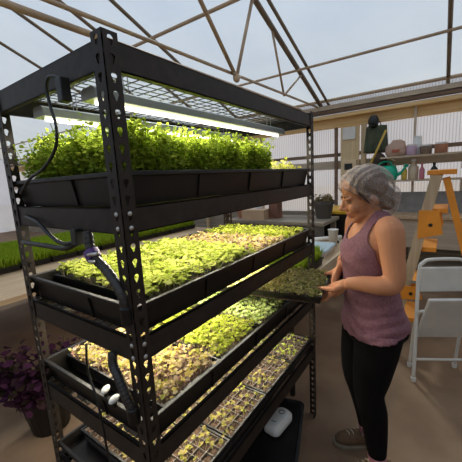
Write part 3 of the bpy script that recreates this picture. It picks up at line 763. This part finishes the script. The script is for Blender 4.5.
b = MB(); b.tube([(0, 0, .15), (.03, 0, .3)], .008, 6); b.build('drawstring', MATS['brown_cloth'], sk)
M_SHELF = wood('pale_shelf', (.45, .33, .22), (.56, .44, .32), 'Y')
for z, lb in ((1.675, 'upper pale wooden wall shelf holding a bag and jar'), (1.365, 'lower pale wooden wall shelf holding the green watering can')):
    t = empty('wall_shelf', lb, 'shelf', (WX - .18, -.35, z), group='shelves on the eave wall')
    b = MB(); b.box(-.14, .12, -.6, .5, -.022, 0); b.build('board', M_SHELF, t)
    for y in (-.4, .35):
        b = MB(); b.box(.085, .12, y - .012, y + .012, -.2, -.022); b.box(-.1, .12, y - .012, y + .012, -.05, -.022); b.build('bracket', M_GUTTER, t)
def bottle(label, p, r, h, m, cap=None, cat='bottle', name='spray_bottle', group='small things on the wall shelves'):
    t = empty(name, label, cat, p, group=group)
    b = MB(); b.lathe([(r * .9, 0), (r, .01), (r, h * .6), (r * .4, h * .78), (r * .35, h * .88)], n=16); b.build('body', m, t, smooth=True)
    b = MB(); b.lathe([(r * .45, h * .88), (r * .45, h), (r * .1, h)], n=12); b.build('cap', cap or M_WHITEP, t)
    return t
def jar(label, p, r, h, m, name='jar', cat='jar'):
    t = empty(name, label, cat, p, group='small things on the wall shelves')
    b = MB(); b.lathe([(r * .9, 0), (r, .01), (r, h * .85), (r * .85, h * .88)], n=18); b.build('body', m, t, smooth=True)
    b = MB(); b.lathe([(r * .95, h * .85), (r * .95, h), (r * .1, h)], n=18); b.build('lid', M_WHITEP, t)
ZU, ZL = 1.676, 1.366
M_PINK = mat('pink_plastic', (.55, .16, .2), .45); M_YPL = mat('mustard_plastic', (.6, .4, .06), .45); M_LAV = mat('lavender_plastic', (.5, .33, .42), .5)
pb = empty('paper_bag', 'slumped pinkish paper bag on the upper wall shelf', 'bag', (WX - .17, -.02, ZU))
b = MB(); b.loft([(0, 0, 0, .08, .11), (0, 0, .06, .1, .135), (.01, .01, .14, .08, .12), (0, -.02, .19, .04, .08), (.01, .0, .22, .015, .05)]); b.build('bag', mat('pink_paper', (.5, .33, .25), .9, .12, 14), pb, smooth=True)
b = MB(); b.box(-.104, -.095, -.05, .04, .05, .09); b.build('red_label', mat('red_label', (.4, .1, .06), .7), pb)
jar('lavender jar on the upper wall shelf, right of the paper bag', (WX - .2, -.2, ZU), .06, .14, M_LAV)
jar('white tall jar behind the lavender jar on the upper shelf', (WX - .12, -.26, ZU), .05, .24, M_WHITEP)
jar('brown tin on the upper wall shelf, right of the lavender jar', (WX - .2, -.36, ZU), .065, .12, M_BROWNWOOD, 'tin', 'tin')
jar('second brown tin along the upper wall shelf, toward the white chair', (WX - .2, -.52, ZU), .07, .13, M_TERRA, 'tin', 'tin')
bottle('mustard yellow bottle on the lower shelf, right of the watering can', (WX - .22, -.13, ZL), .035, .2, M_YPL)
bottle('cream bottle on the lower wall shelf, beside the yellow bottle', (WX - .18, -.23, ZL), .06, .26, mat('cream_plastic', (.6, .48, .34), .5))
bottle('pink bottle on the lower wall shelf', (WX - .24, -.33, ZL), .03, .2, M_PINK, M_PINK)
bottle('black spray bottle at the right end of the lower wall shelf', (WX - .24, -.46, ZL), .04, .2, M_CORD, M_CORD)
wc = empty('watering_can', 'green plastic watering can on the lower wall shelf', 'watering can', (WX - .245, .06, ZL))
wc.scale = (1.12, 1.12, 1.12)
M_CAN = mat('green_can_plastic', (.0, .4, .25), .4, .05)
b = MB(); b.lathe([(.085, 0), (.1, .02), (.105, .1), (.085, .16), (.055, .175), (.05, .17)], n=22); b.build('can_body', M_CAN, wc, smooth=True)
b = MB(); b.tube(curve_pts([(0, -.08, .05), (0, -.14, .09), (0, -.19, .16)], 6), [.02] * 6 + [.014] * 7, 10); b.tube([(0, -.185, .15), (0, -.2, .175)], [.014, .03], 12); b.build('spout', M_CAN, wc, smooth=True)
b = MB(); b.tube(curve_pts([(0, -.04, .165), (0, -.02, .215), (0, .06, .22), (0, .125, .16), (0, .1, .06)], 6), .011, 8); b.build('handle', M_CAN, wc, smooth=True)

# ------------------------------------------------------------------ step ladder and folding chair at right
ld = empty('step_ladder', 'open wooden stepladder with orange treads behind the white chair', 'stepladder', (2.5, -.6, 0))
M_LADR = wood('ladder_rail', (.42, .3, .18), (.52, .38, .25), 'Z'); M_ORANGE = mat('orange_plastic', (.75, .26, .02), .5, .08)
def bar(b, p, q, w, d):
    p, q = Vector(p), Vector(q); t = (q - p).normalized(); u = Vector((1, 0, 0)); v = t.cross(u).normalized()
    vs = [c + u * (a * w / 2) + v * (e * d / 2) for c in (p, q) for (a, e) in ((-1, -1), (1, -1), (1, 1), (-1, 1))]
    b.add(vs, [(3, 2, 1, 0), (4, 5, 6, 7)] + [(k, (k + 1) % 4, 4 + (k + 1) % 4, 4 + k) for k in range(4)])
for x in (-.2, .2):
    b = MB(); bar(b, (x, .34, 0), (x, .06, 1.45), .03, .07); b.build('front_rail', M_LADR, ld)
    b = MB(); bar(b, (x * .9, -.36, 0), (x * .9, .0, 1.42), .025, .045); b.build('rear_rail', M_ORANGE, ld)
for k in range(4):
    z = .3 + k * .3; y = .34 - .28 * z / 1.45
    b = MB(); b.box(-.185, .185, y - .13, y + .02, z - .035, z); b.build('tread', M_ORANGE, ld, bevel=.004)
for z, hh in ((1.08, .11), (.52, .06)):
    y = .34 - .28 * z / 1.45
    for x in (-.222, .212):
        b = MB(); b.add([(x + a, y + c, z + e) for a in (0, .01) for (c, e) in ((-.13, -hh * .6), (.03, -hh), (.03, hh), (-.1, hh))], [(0, 1, 2, 3), (7, 6, 5, 4), (0, 4, 5, 1), (1, 5, 6, 2), (2, 6, 7, 3), (3, 7, 4, 0)]); b.build('bracket', M_ORANGE, ld)
        b = MB(); b.lathe([(.014, 0), (.014, .016)], n=10, M=Matrix.Translation((x - .003, y - .05, z)) @ Matrix.Rotation(PI / 2, 4, 'Y')); b.build('bolt', M_CORD, ld)
b = MB(); b.box(-.22, .22, -.06, .12, 1.45, 1.485); b.build('top_cap', M_ORANGE, ld, bevel=.005)
b = MB(); bar(b, (-.22, .2, .62), (-.22, -.22, .62), .01, .02); b.build('spreader', M_STEEL, ld)

M_CHW = mat('white_chair_enamel', (.62, .59, .55), .45, .05)
ch = empty('folding_chair', 'white folding chair standing at right, before the stepladder', 'chair', (2.08, -.625, 0), math.radians(208))
# local: +x is the way the chair faces, y across; tall inverted-U frame and the seat frame, nearly folded flat
b = MB(); b.tube(curve_pts([(.08, .21, .01), (.03, .185, .4), (-.02, .16, .78), (-.025, .13, .85), (-.026, .08, .87), (-.026, -.08, .87), (-.025, -.13, .85), (-.02, -.16, .78), (.03, -.185, .4), (.08, -.21, .01)], 6), .0125, 10)
b.build('back_frame', M_CHW, ch, smooth=True)
b = MB(); b.tube(curve_pts([(-.1, .16, .01), (-.06, .16, .3), (-.01, .16, .46), (.05, .14, .52), (.05, -.14, .52), (-.01, -.16, .46), (-.06, -.16, .3), (-.1, -.16, .01)], 6), .011, 10)
b.build('rear_leg_frame', M_CHW, ch, smooth=True)
b = MB(); b.box(-.012, .012, -.16, .16, .64, .82, M=Matrix.Translation((-.012, 0, 0))); b.build('backrest', M_CHW, ch, bevel=.01)
M_ = Matrix.Translation((.06, 0, .47)) @ Matrix.Rotation(-1.15, 4, 'Y')
b = MB(); b.box(-.19, .19, -.165, .165, -.012, .012, M=M_); b.build('seat', M_CHW, ch, bevel=.008)
b = MB(); b.tube([(.06, .21, .16), (.06, -.21, .16)], .009, 8); b.build('crossbar', M_CHW, ch, smooth=True)
for s in (1, -1):
    for (x, y) in ((.08, .21), (-.1, .16)):
        b = MB(); b.lathe([(.016, 0), (.017, .03), (.012, .034)], c=(x, s * y, 0), n=12); b.build('rubber_foot', M_CHW, ch)

# ------------------------------------------------------------------ the woman
def remeshed(bm_, name, vox, m, smooth_it=4, parent=None):
    o = bm_.build(name + '_src', m)
    r = o.modifiers.new('r', 'REMESH'); r.mode = 'VOXEL'; r.voxel_size = vox
    s = o.modifiers.new('s', 'SMOOTH'); s.factor = .5; s.iterations = smooth_it
    dg = bpy.context.evaluated_depsgraph_get(); dg.update()
    me = bpy.data.meshes.new_from_object(o.evaluated_get(dg)); me.name = name
    bpy.data.objects.remove(o)
    me.materials.clear(); me.materials.append(m)
    me.polygons.foreach_set('material_index', [0] * len(me.polygons))
    me.polygons.foreach_set('use_smooth', [True] * len(me.polygons))
    q = bpy.data.objects.new(name, me); COL.objects.link(q)
    if parent: q.parent = parent
    return q
def seg_dist(p, a, b):
    ab = b - a; t = max(0, min(1, (p - a).dot(ab) / ab.dot(ab))); return (p - (a + ab * t)).length

b = MB()
b.loft([(-.01, 0, .68, .10, .14), (-.014, 0, .74, .128, .168), (-.014, 0, .80, .13, .168), (-.002, 0, .87, .118, .152), (.008, 0, .95, .112, .137), (.014, 0, 1.03, .113, .135),
        (.020, 0, 1.10, .117, .14), (.018, 0, 1.16, .112, .146), (.008, 0, 1.22, .095, .15), (-.002, 0, 1.265, .072, .14), (-.006, 0, 1.295, .055, .095), (-.004, 0, 1.32, .045, .06)], 32)
for s in (1, -1): b.ell((.068, s * .063, 1.13), (.055, .06, .055))            # bust
b.ell((-.085, 0, .76), (.065, .14, .075))                                          # seat
b.tube([(-.008, 0, 1.25), (.012, 0, 1.31), (.04, 0, 1.375)], [.058, .05, .05], 16)     # neck
_h0 = len(b.v)
# head: cranium, face, jaw, nose, lips, chin, brow, cheeks, ears; bowed a little
b.ell((.05, 0, 1.432), (.098, .074, .088))
b.ell((.092, 0, 1.375), (.06, .056, .075))
b.ell((.09, 0, 1.325), (.042, .044, .04))
b.ell((.117, 0, 1.298), (.021, .024, .019))
b.tube([(.146, 0, 1.405), (.158, 0, 1.38), (.173, 0, 1.365), (.155, 0, 1.353)], [.008, .0095, .0115, .008], 10)
for s in (1, -1):
    b.ell((.156, s * .011, 1.357), (.011, .008, .008)); b.ell((.124, s * .034, 1.36), (.024, .022, .024))
    b.ell((.137, s * .03, 1.407), (.014, .024, .009)); b.ell((.128, s * .029, 1.393), (.013, .0155, .011)); b.ell((.042, s * .076, 1.375), (.015, .006, .026), (0, .25, 0))
b.ell((.138, 0, 1.333), (.0135, .024, .0075)); b.ell((.135, 0, 1.32), (.0135, .021, .0075))
HP = Vector((.05, 0, 1.425)); HR = Matrix.Rotation(math.radians(14), 4, 'Y')
HT_ = Matrix.Translation(HP) @ HR @ Matrix.Translation(-HP)
b.v[_h0:] = [tuple(HT_ @ Vector(v)) for v in b.v[_h0:]]
ARML = [(.0, .125, 1.272), (.008, .168, 1.245), (.008, .192, 1.15), (.012, .215, 1.045), (.06, .2, 1.03), (.115, .16, 1.028), (.17, .118, 1.02)]
ARMR = [(.0, -.125, 1.272), (.01, -.168, 1.245), (.012, -.192, 1.16), (.02, -.2, 1.075), (.055, -.175, 1.06), (.085, -.13, 1.06), (.118, -.085, 1.055)]
RA = [.05, .056, .048, .041, .04, .034, .024]
def taper(A, R, n=6):
    k = len(A); q = curve_pts(A, n); rr = np.interp(np.arange(len(q)) / n, np.arange(k), R)
    return q, [float(r) for r in rr]
for A in (ARML, ARMR): b.tube(*taper(A, RA), 16)
for s in (1, -1): b.ell((.002, s * .152, 1.25), (.056, .05, .056))
E_ = Vector((-.44, -.885, .14)); G_ = Vector((.874, -.437, 0)); TA = Vector((.288, .143, .965))
def hand(t0, side, wrist):
    """palm against the tray's end, four fingers under the tray, thumb over the rim"""
    base = TA + E_ * t0
    lens = [.95, 1.05, 1.0, .8]
    w = Vector(wrist); ks = []
    for k in range(4):
        kk = base + E_ * (side * .0215 * k) - G_ * .024 + Vector((0, 0, -.022)); ks.append(kk); l = lens[k]
        pts = [w * .45 + kk * .55, kk, kk + G_ * (.016 * l) + Vector((0, 0, -.02)), kk + G_ * (.036 * l) + Vector((0, 0, -.03)), kk + G_ * (.062 * l) + Vector((0, 0, -.03)), kk + G_ * (.078 * l) + Vector((0, 0, -.026))]
        b.tube(pts, [.011, .0105, .0092, .0088, .008, .006], 10)
    mid = (ks[0] + ks[3]) / 2
    b.tube([w, w * .5 + mid * .5, mid], [(.022, .018), (.031, .015), (.034, .012)], 14)
    for k in range(4): b.tube([w * .8 + ks[k] * .2, ks[k]], [.014, .0115], 10)
    th = [w * .75 + ks[0] * .25, w * .3 + ks[0] * .7 - E_ * side * .022 + Vector((0, 0, .022)), base - E_ * side * .012 - G_ * .006 + Vector((0, 0, .016)), base - E_ * side * .006 + G_ * .026 + Vector((0, 0, .012))]
    b.tube(th, [.0155, .013, .011, .008], 10)
hand(.075, 1, ARML[-1]); hand(.215, -1, ARMR[-1])
LEGL = [(-.0, .083, .76), (.015, .086, .66), (.035, .09, .54), (.048, .098, .445), (.03, .106, .345), (.018, .113, .22), (.012, .118, .12), (.01, .12, .07)]
LEGR = [(-.005, -.083, .76), (.012, -.084, .66), (.03, -.082, .54), (.038, -.08, .445), (.01, -.076, .345), (-.012, -.072, .22), (-.022, -.07, .12), (-.026, -.07, .07)]
RL = [.10, .094, .08, .062, .06, .048, .037, .036]
for A in (LEGL, LEGR): b.tube(*taper(A, RL), 20)
FOOT = []
for A, yw in ((LEGL, 0), (LEGR, -.12)):
    h = Vector(A[-1]); d = Vector((math.cos(yw), math.sin(yw), 0)); FOOT.append((h, d))
    b.tube([h - d * .045 + Vector((0, 0, -.03)), h + d * .05 + Vector((0, 0, -.03)), h + d * .14 + Vector((0, 0, -.045))], [(.026, .026), (.027, .033), (.012, .03)], 14)
person = remeshed(b, 'person', .0045, M_SKIN, 5)
person.location = (1.114, -.332, 0); person.rotation_euler.z = math.atan2(.8152, -.5792)
tag(person, 'woman in mauve tank top, black leggings and hairnet holding a tray of greens', 'person')

# clothes: shells lifted off the figure where she is dressed
PV = np.empty(len(person.data.vertices) * 3, np.float32); person.data.vertices.foreach_get('co', PV); PV = PV.reshape(-1, 3)
NV = np.empty_like(PV).ravel(); person.data.vertices.foreach_get('normal', NV); NV = NV.reshape(-1, 3)
def polydist(P, line):
    best = np.full(len(P), 9.)
    for a, c in zip(line[:-1], line[1:]):
        a = np.array(a); c = np.array(c); ab = c - a; t = np.clip(((P - a) @ ab) / (ab @ ab), 0, 1)
        best = np.minimum(best, np.linalg.norm(P - (a + t[:, None] * ab), axis=1))
    return best
armd = np.minimum(polydist(PV, ARML[1:]), polydist(PV, ARMR[1:]))
X, Y, Z = PV.T; AY = np.abs(Y)
isarm = (armd < .066) & (AY > .139 - np.clip((1.16 - Z) * .0, 0, 1)) | (armd < .052) | (Z < 1.1) & (X > .135) & (armd < .1)
def shell(name, mask, off, m, th=.003, sm=3):
    idx = np.full(len(PV), -1); faces = []
    for p in person.data.polygons:
        vs = list(p.vertices)
        if mask[vs].all(): faces.append(vs)
    used = sorted({v for f in faces for v in f}); idx[used] = np.arange(len(used))
    o_ = off if np.ndim(off) else np.full(len(PV), off)
    V = (PV + NV * o_[:, None])[used]
    me = bpy.data.meshes.new(name); me.from_pydata(V.tolist(), [], [[int(idx[v]) for v in f] for f in faces]); me.materials.append(m)
    me.polygons.foreach_set('use_smooth', [True] * len(me.polygons)); me.update()
    o = bpy.data.objects.new(name, me); COL.objects.link(o); o.parent = person
    s = o.modifiers.new('s', 'SMOOTH'); s.factor = .5; s.iterations = sm
    k = o.modifiers.new('k', 'SOLIDIFY'); k.thickness = th; k.offset = 1
    return o
hem = .735 + np.clip((.1 - X) / .24, 0, 1) * .035
armhole = np.interp(Z, [1.0, 1.10, 1.16, 1.20, 1.24, 1.34], [.3, .16, .142, .118, .106, .1])
front = X > .01
neckz = np.where(front, 1.195 + 14 * np.clip(AY, 0, .06) ** 2, 1.25)
instrap = (AY > .052) & (AY < armhole)
tank = (~isarm) & (X < np.where(Z > 1.075, .16, .134)) & (Z > hem) & (AY < armhole) & (Z < 1.335) & ((Z < neckz) | instrap) & (X < .2)
wr = .0045 + .0035 * np.sin(Z * 120 + 9 * np.sin(Y * 14) + X * 20) * np.clip((1.02 - Z) / .25, 0, 1) + .008 * np.clip((.84 - Z) / .1, 0, 1)
shell('tank_top', tank, wr, M_TANK, .003, 3)
shell('leggings', (Z > .125) & (Z < .80) & (~isarm), .003, M_LEGG, .002, 2)
shell('sock', (Z > .055) & (Z < .135), .004, M_SOCK, .002, 2)
# lips
_q = np.array(HT_.inverted()); LX = PV @ _q[:3, :3].T + _q[:3, 3]
lipm = (LX[:, 0] > .137) & (AY < .022) & (LX[:, 2] > 1.313) & (LX[:, 2] < 1.34)
shell('lips', lipm, .0004, M_LIP, .0005, 1)
# brows and closed lashes
for s in (1, -1):
    b = MB(); b.tube(curve_pts([(.146, s * .012, 1.412), (.147, s * .026, 1.418), (.136, s * .043, 1.414)], 4), .0028, 6); b.build('eyebrow', M_HAIR, person, smooth=True).matrix_local = HT_
    b = MB(); b.tube(curve_pts([(.1425, s * .016, 1.3915), (.1435, s * .028, 1.388), (.135, s * .042, 1.389)], 4), .0032, 6); b.build('eyelash', M_HAIR, person, smooth=True).matrix_local = HT_
# hair gathered under the net
b = MB(); b.ell((.042, 0, 1.442), (.101, .083, .086)); b.ell((-.03, 0, 1.385), (.062, .066, .06)); b.ell((-.06, 0, 1.355), (.036, .045, .036)); b.ell((.055, .0, 1.415), (.05, .078, .05))
b.tube([(.1, .066, 1.42), (.075, .078, 1.385), (.05, .08, 1.36)], [.008, .008, .004], 8); b.tube([(.1, -.066, 1.42), (.075, -.078, 1.385), (.05, -.08, 1.36)], [.008, .008, .004], 8)
hair = remeshed(b, 'hair', .006, M_HAIR, 4, person)
hv = np.array([v.co for v in hair.data.vertices])
# net: a loose cap with a bag at the back and an elastic edge
def net_material():
    m = bpy.data.materials.new('hairnet'); m.use_nodes = True; nt = m.node_tree; bs = nt.nodes['Principled BSDF']
    bs.inputs['Base Color'].default_value = (.5, .39, .34, 1); bs.inputs['Roughness'].default_value = .6
    out = nt.nodes['Material Output']; tr = nt.nodes.new('ShaderNodeBsdfTransparent'); mx = nt.nodes.new('ShaderNodeMixShader')
    tc = nt.nodes.new('ShaderNodeTexCoord'); vo = nt.nodes.new('ShaderNodeTexVoronoi'); vo.feature = 'DISTANCE_TO_EDGE'; vo.inputs['Scale'].default_value = 170
    nz = nt.nodes.new('ShaderNodeTexNoise'); nz.inputs['Scale'].default_value = 14; nz.inputs['Detail'].default_value = 3; nz.inputs['Distortion'].default_value = 1.2
    rp = nt.nodes.new('ShaderNodeValToRGB'); rp.color_ramp.elements[0].position = .38; rp.color_ramp.elements[1].position = .7
    rp.color_ramp.elements[0].color = (.13, .13, .13, 1); rp.color_ramp.elements[1].color = (.5, .5, .5, 1)
    lt = nt.nodes.new('ShaderNodeMath'); lt.operation = 'LESS_THAN'; lt.inputs[1].default_value = .06
    mxm = nt.nodes.new('ShaderNodeMath'); mxm.operation = 'MAXIMUM'
    for n in (vo, nz): nt.links.new(tc.outputs['Object'], n.inputs['Vector'])
    nt.links.new(vo.outputs['Distance'], lt.inputs[0]); nt.links.new(nz.outputs['Fac'], rp.inputs['Fac'])
    sc = nt.nodes.new('ShaderNodeMath'); sc.operation = 'MULTIPLY'; sc.inputs[1].default_value = .6
    nt.links.new(lt.outputs[0], sc.inputs[0]); nt.links.new(sc.outputs[0], mxm.inputs[0]); nt.links.new(rp.outputs['Color'], mxm.inputs[1])
    nt.links.new(mxm.outputs[0], mx.inputs[0]); nt.links.new(tr.outputs[0], mx.inputs[1]); nt.links.new(bs.outputs[0], mx.inputs[2]); nt.links.new(mx.outputs[0], out.inputs['Surface'])
    return m
M_NET = net_material()
b = MB(); b.ell((.04, 0, 1.445), (.12, .094, .09), (0, .12, 0)); b.ell((.045, 0, 1.385), (.075, .086, .06)); b.ell((-.04, 0, 1.385), (.074, .078, .072)); b.ell((-.07, 0, 1.345), (.042, .055, .045))
net = remeshed(b, 'hairnet', .006, M_NET, 6, person)
me = net.data; bmn = bmesh.new(); bmn.from_mesh(me)
def edge_z(x): return np.interp(x, [-.12, -.055, -.02, .05, .1, .16], [1.27, 1.28, 1.315, 1.348, 1.398, 1.438])
bmesh.ops.delete(bmn, geom=[v for v in bmn.verts if v.co.z < edge_z(v.co.x)], context='VERTS')
for v in bmn.verts:
    p = v.co; f = .0035 * math.sin(70 * p.x + 55 * p.z + 8 * math.sin(40 * p.y)) + .002 * math.sin(150 * p.z - 90 * p.x + 60 * p.y)
    v.co += v.normal * f
bmn.to_mesh(me); bmn.free()
bd = []
b = MB(); xs = np.linspace(.155, -.03, 14)
for s in (1, -1):
    pts = []
    for x in xs:
        z = float(edge_z(x)); q = max(.02, 1 - ((x - .04) / .122) ** 2 - ((z - 1.445) / .09) ** 2); pts.append((float(x), s * .092 * math.sqrt(q), z))
    b.tube(pts, .0022, 6)
b.build('elastic_band', mat('net_elastic', (.2, .14, .11), .8), net, smooth=True)
# shoes
for (h, d), sd in zip(FOOT, (1, -1)):
    n = Vector((-d.y, d.x, 0)); h0 = Vector((h.x, h.y, 0))
    P = lambda x, z: h0 + d * x + Vector((0, 0, z))
    b = MB()
    b.tube([P(-.085, .045), P(-.07, .047), P(-.02, .05), (P(.05, .048)), P(.11, .038), P(.15, .032), P(.175, .026)], [(.02, .02), (.034, .033), (.04, .037), (.038, .043), (.028, .046), (.02, .04), (.008, .02)], 18)
    b.tube([P(-.015, .04), P(-.012, .085)], [.044, .042], 16); b.tube([P(.0, .07), P(.07, .066)], [.032, .025], 12)
    shoe = remeshed(b, 'shoe', .005, M_SHOE, 5, person)
    b = MB(); vs = []; prof = [(-.095, .018), (-.085, .034), (-.04, .038), (.02, .04), (.09, .049), (.14, .046), (.172, .03), (.183, .01)]
    ring = [(x, w) for x, w in prof] + [(x, -w) for x, w in reversed(prof)]
    for z in (.001, .02): vs += [P(x, z) + n * w for x, w in ring]
    k = len(ring); b.add(vs, [(i, (i + 1) % k, k + (i + 1) % k, k + i) for i in range(k)] + [tuple(range(k - 1, -1, -1)), tuple(range(k, 2 * k))])
    b.build('sole', M_SOLE, shoe, bevel=.003)
    b = MB()
    for q in range(4):
        x = .035 + q * .02; z = .0945 - q * .008
        b.tube(curve_pts([P(x, z - .022) + n * .03, P(x + .004, z) + n * .008, P(x + .012, z - .002) - n * .012, P(x + .014, z - .026) - n * .032], 4), .0032, 6)
    b.tube(curve_pts([P(.03, .095), P(.02, .1) + n * .03, P(.03, .085) + n * .035, P(.035, .094)], 4), .0028, 6)
    b.build('laces', M_LACE, shoe, smooth=True)

# ------------------------------------------------------------------ daylight
w = bpy.data.worlds.new('sky'); SC.world = w; w.use_nodes = True; nt = w.node_tree
bg = nt.nodes['Background']; bg.inputs['Strength'].default_value = 1.4
tc = nt.nodes.new('ShaderNodeTexCoord'); sx = nt.nodes.new('ShaderNodeSeparateXYZ'); rp = nt.nodes.new('ShaderNodeValToRGB')
nt.links.new(tc.outputs['Generated'], sx.inputs[0]); nt.links.new(sx.outputs['Z'], rp.inputs['Fac']); nt.links.new(rp.outputs['Color'], bg.inputs['Color'])
rp.color_ramp.elements[0].position = 0.0; rp.color_ramp.elements[0].color = (.55, .55, .57, 1)
rp.color_ramp.elements[1].position = .5; rp.color_ramp.elements[1].color = (.42, .57, .76, 1)
sun = bpy.data.lights.new('sun', 'SUN'); sun.energy = 3.5; sun.angle = math.radians(6); sun.color = (1, .82, .58)
so = bpy.data.objects.new('sun', sun); COL.objects.link(so); so.rotation_euler = Vector((-.6, -.35, -.75)).to_track_quat('-Z', 'Y').to_euler(); so.location = (6, 4, 8)

SC.view_settings.view_transform = 'Standard'; SC.view_settings.look = 'None'; SC.view_settings.gamma = 1; SC.view_settings.exposure = 0; SC.view_settings.use_curve_mapping = False
cy = SC.cycles
cy.use_denoising = True; cy.max_bounces = 8; cy.diffuse_bounces = 4; cy.transparent_max_bounces = 12; cy.sample_clamp_indirect = 6
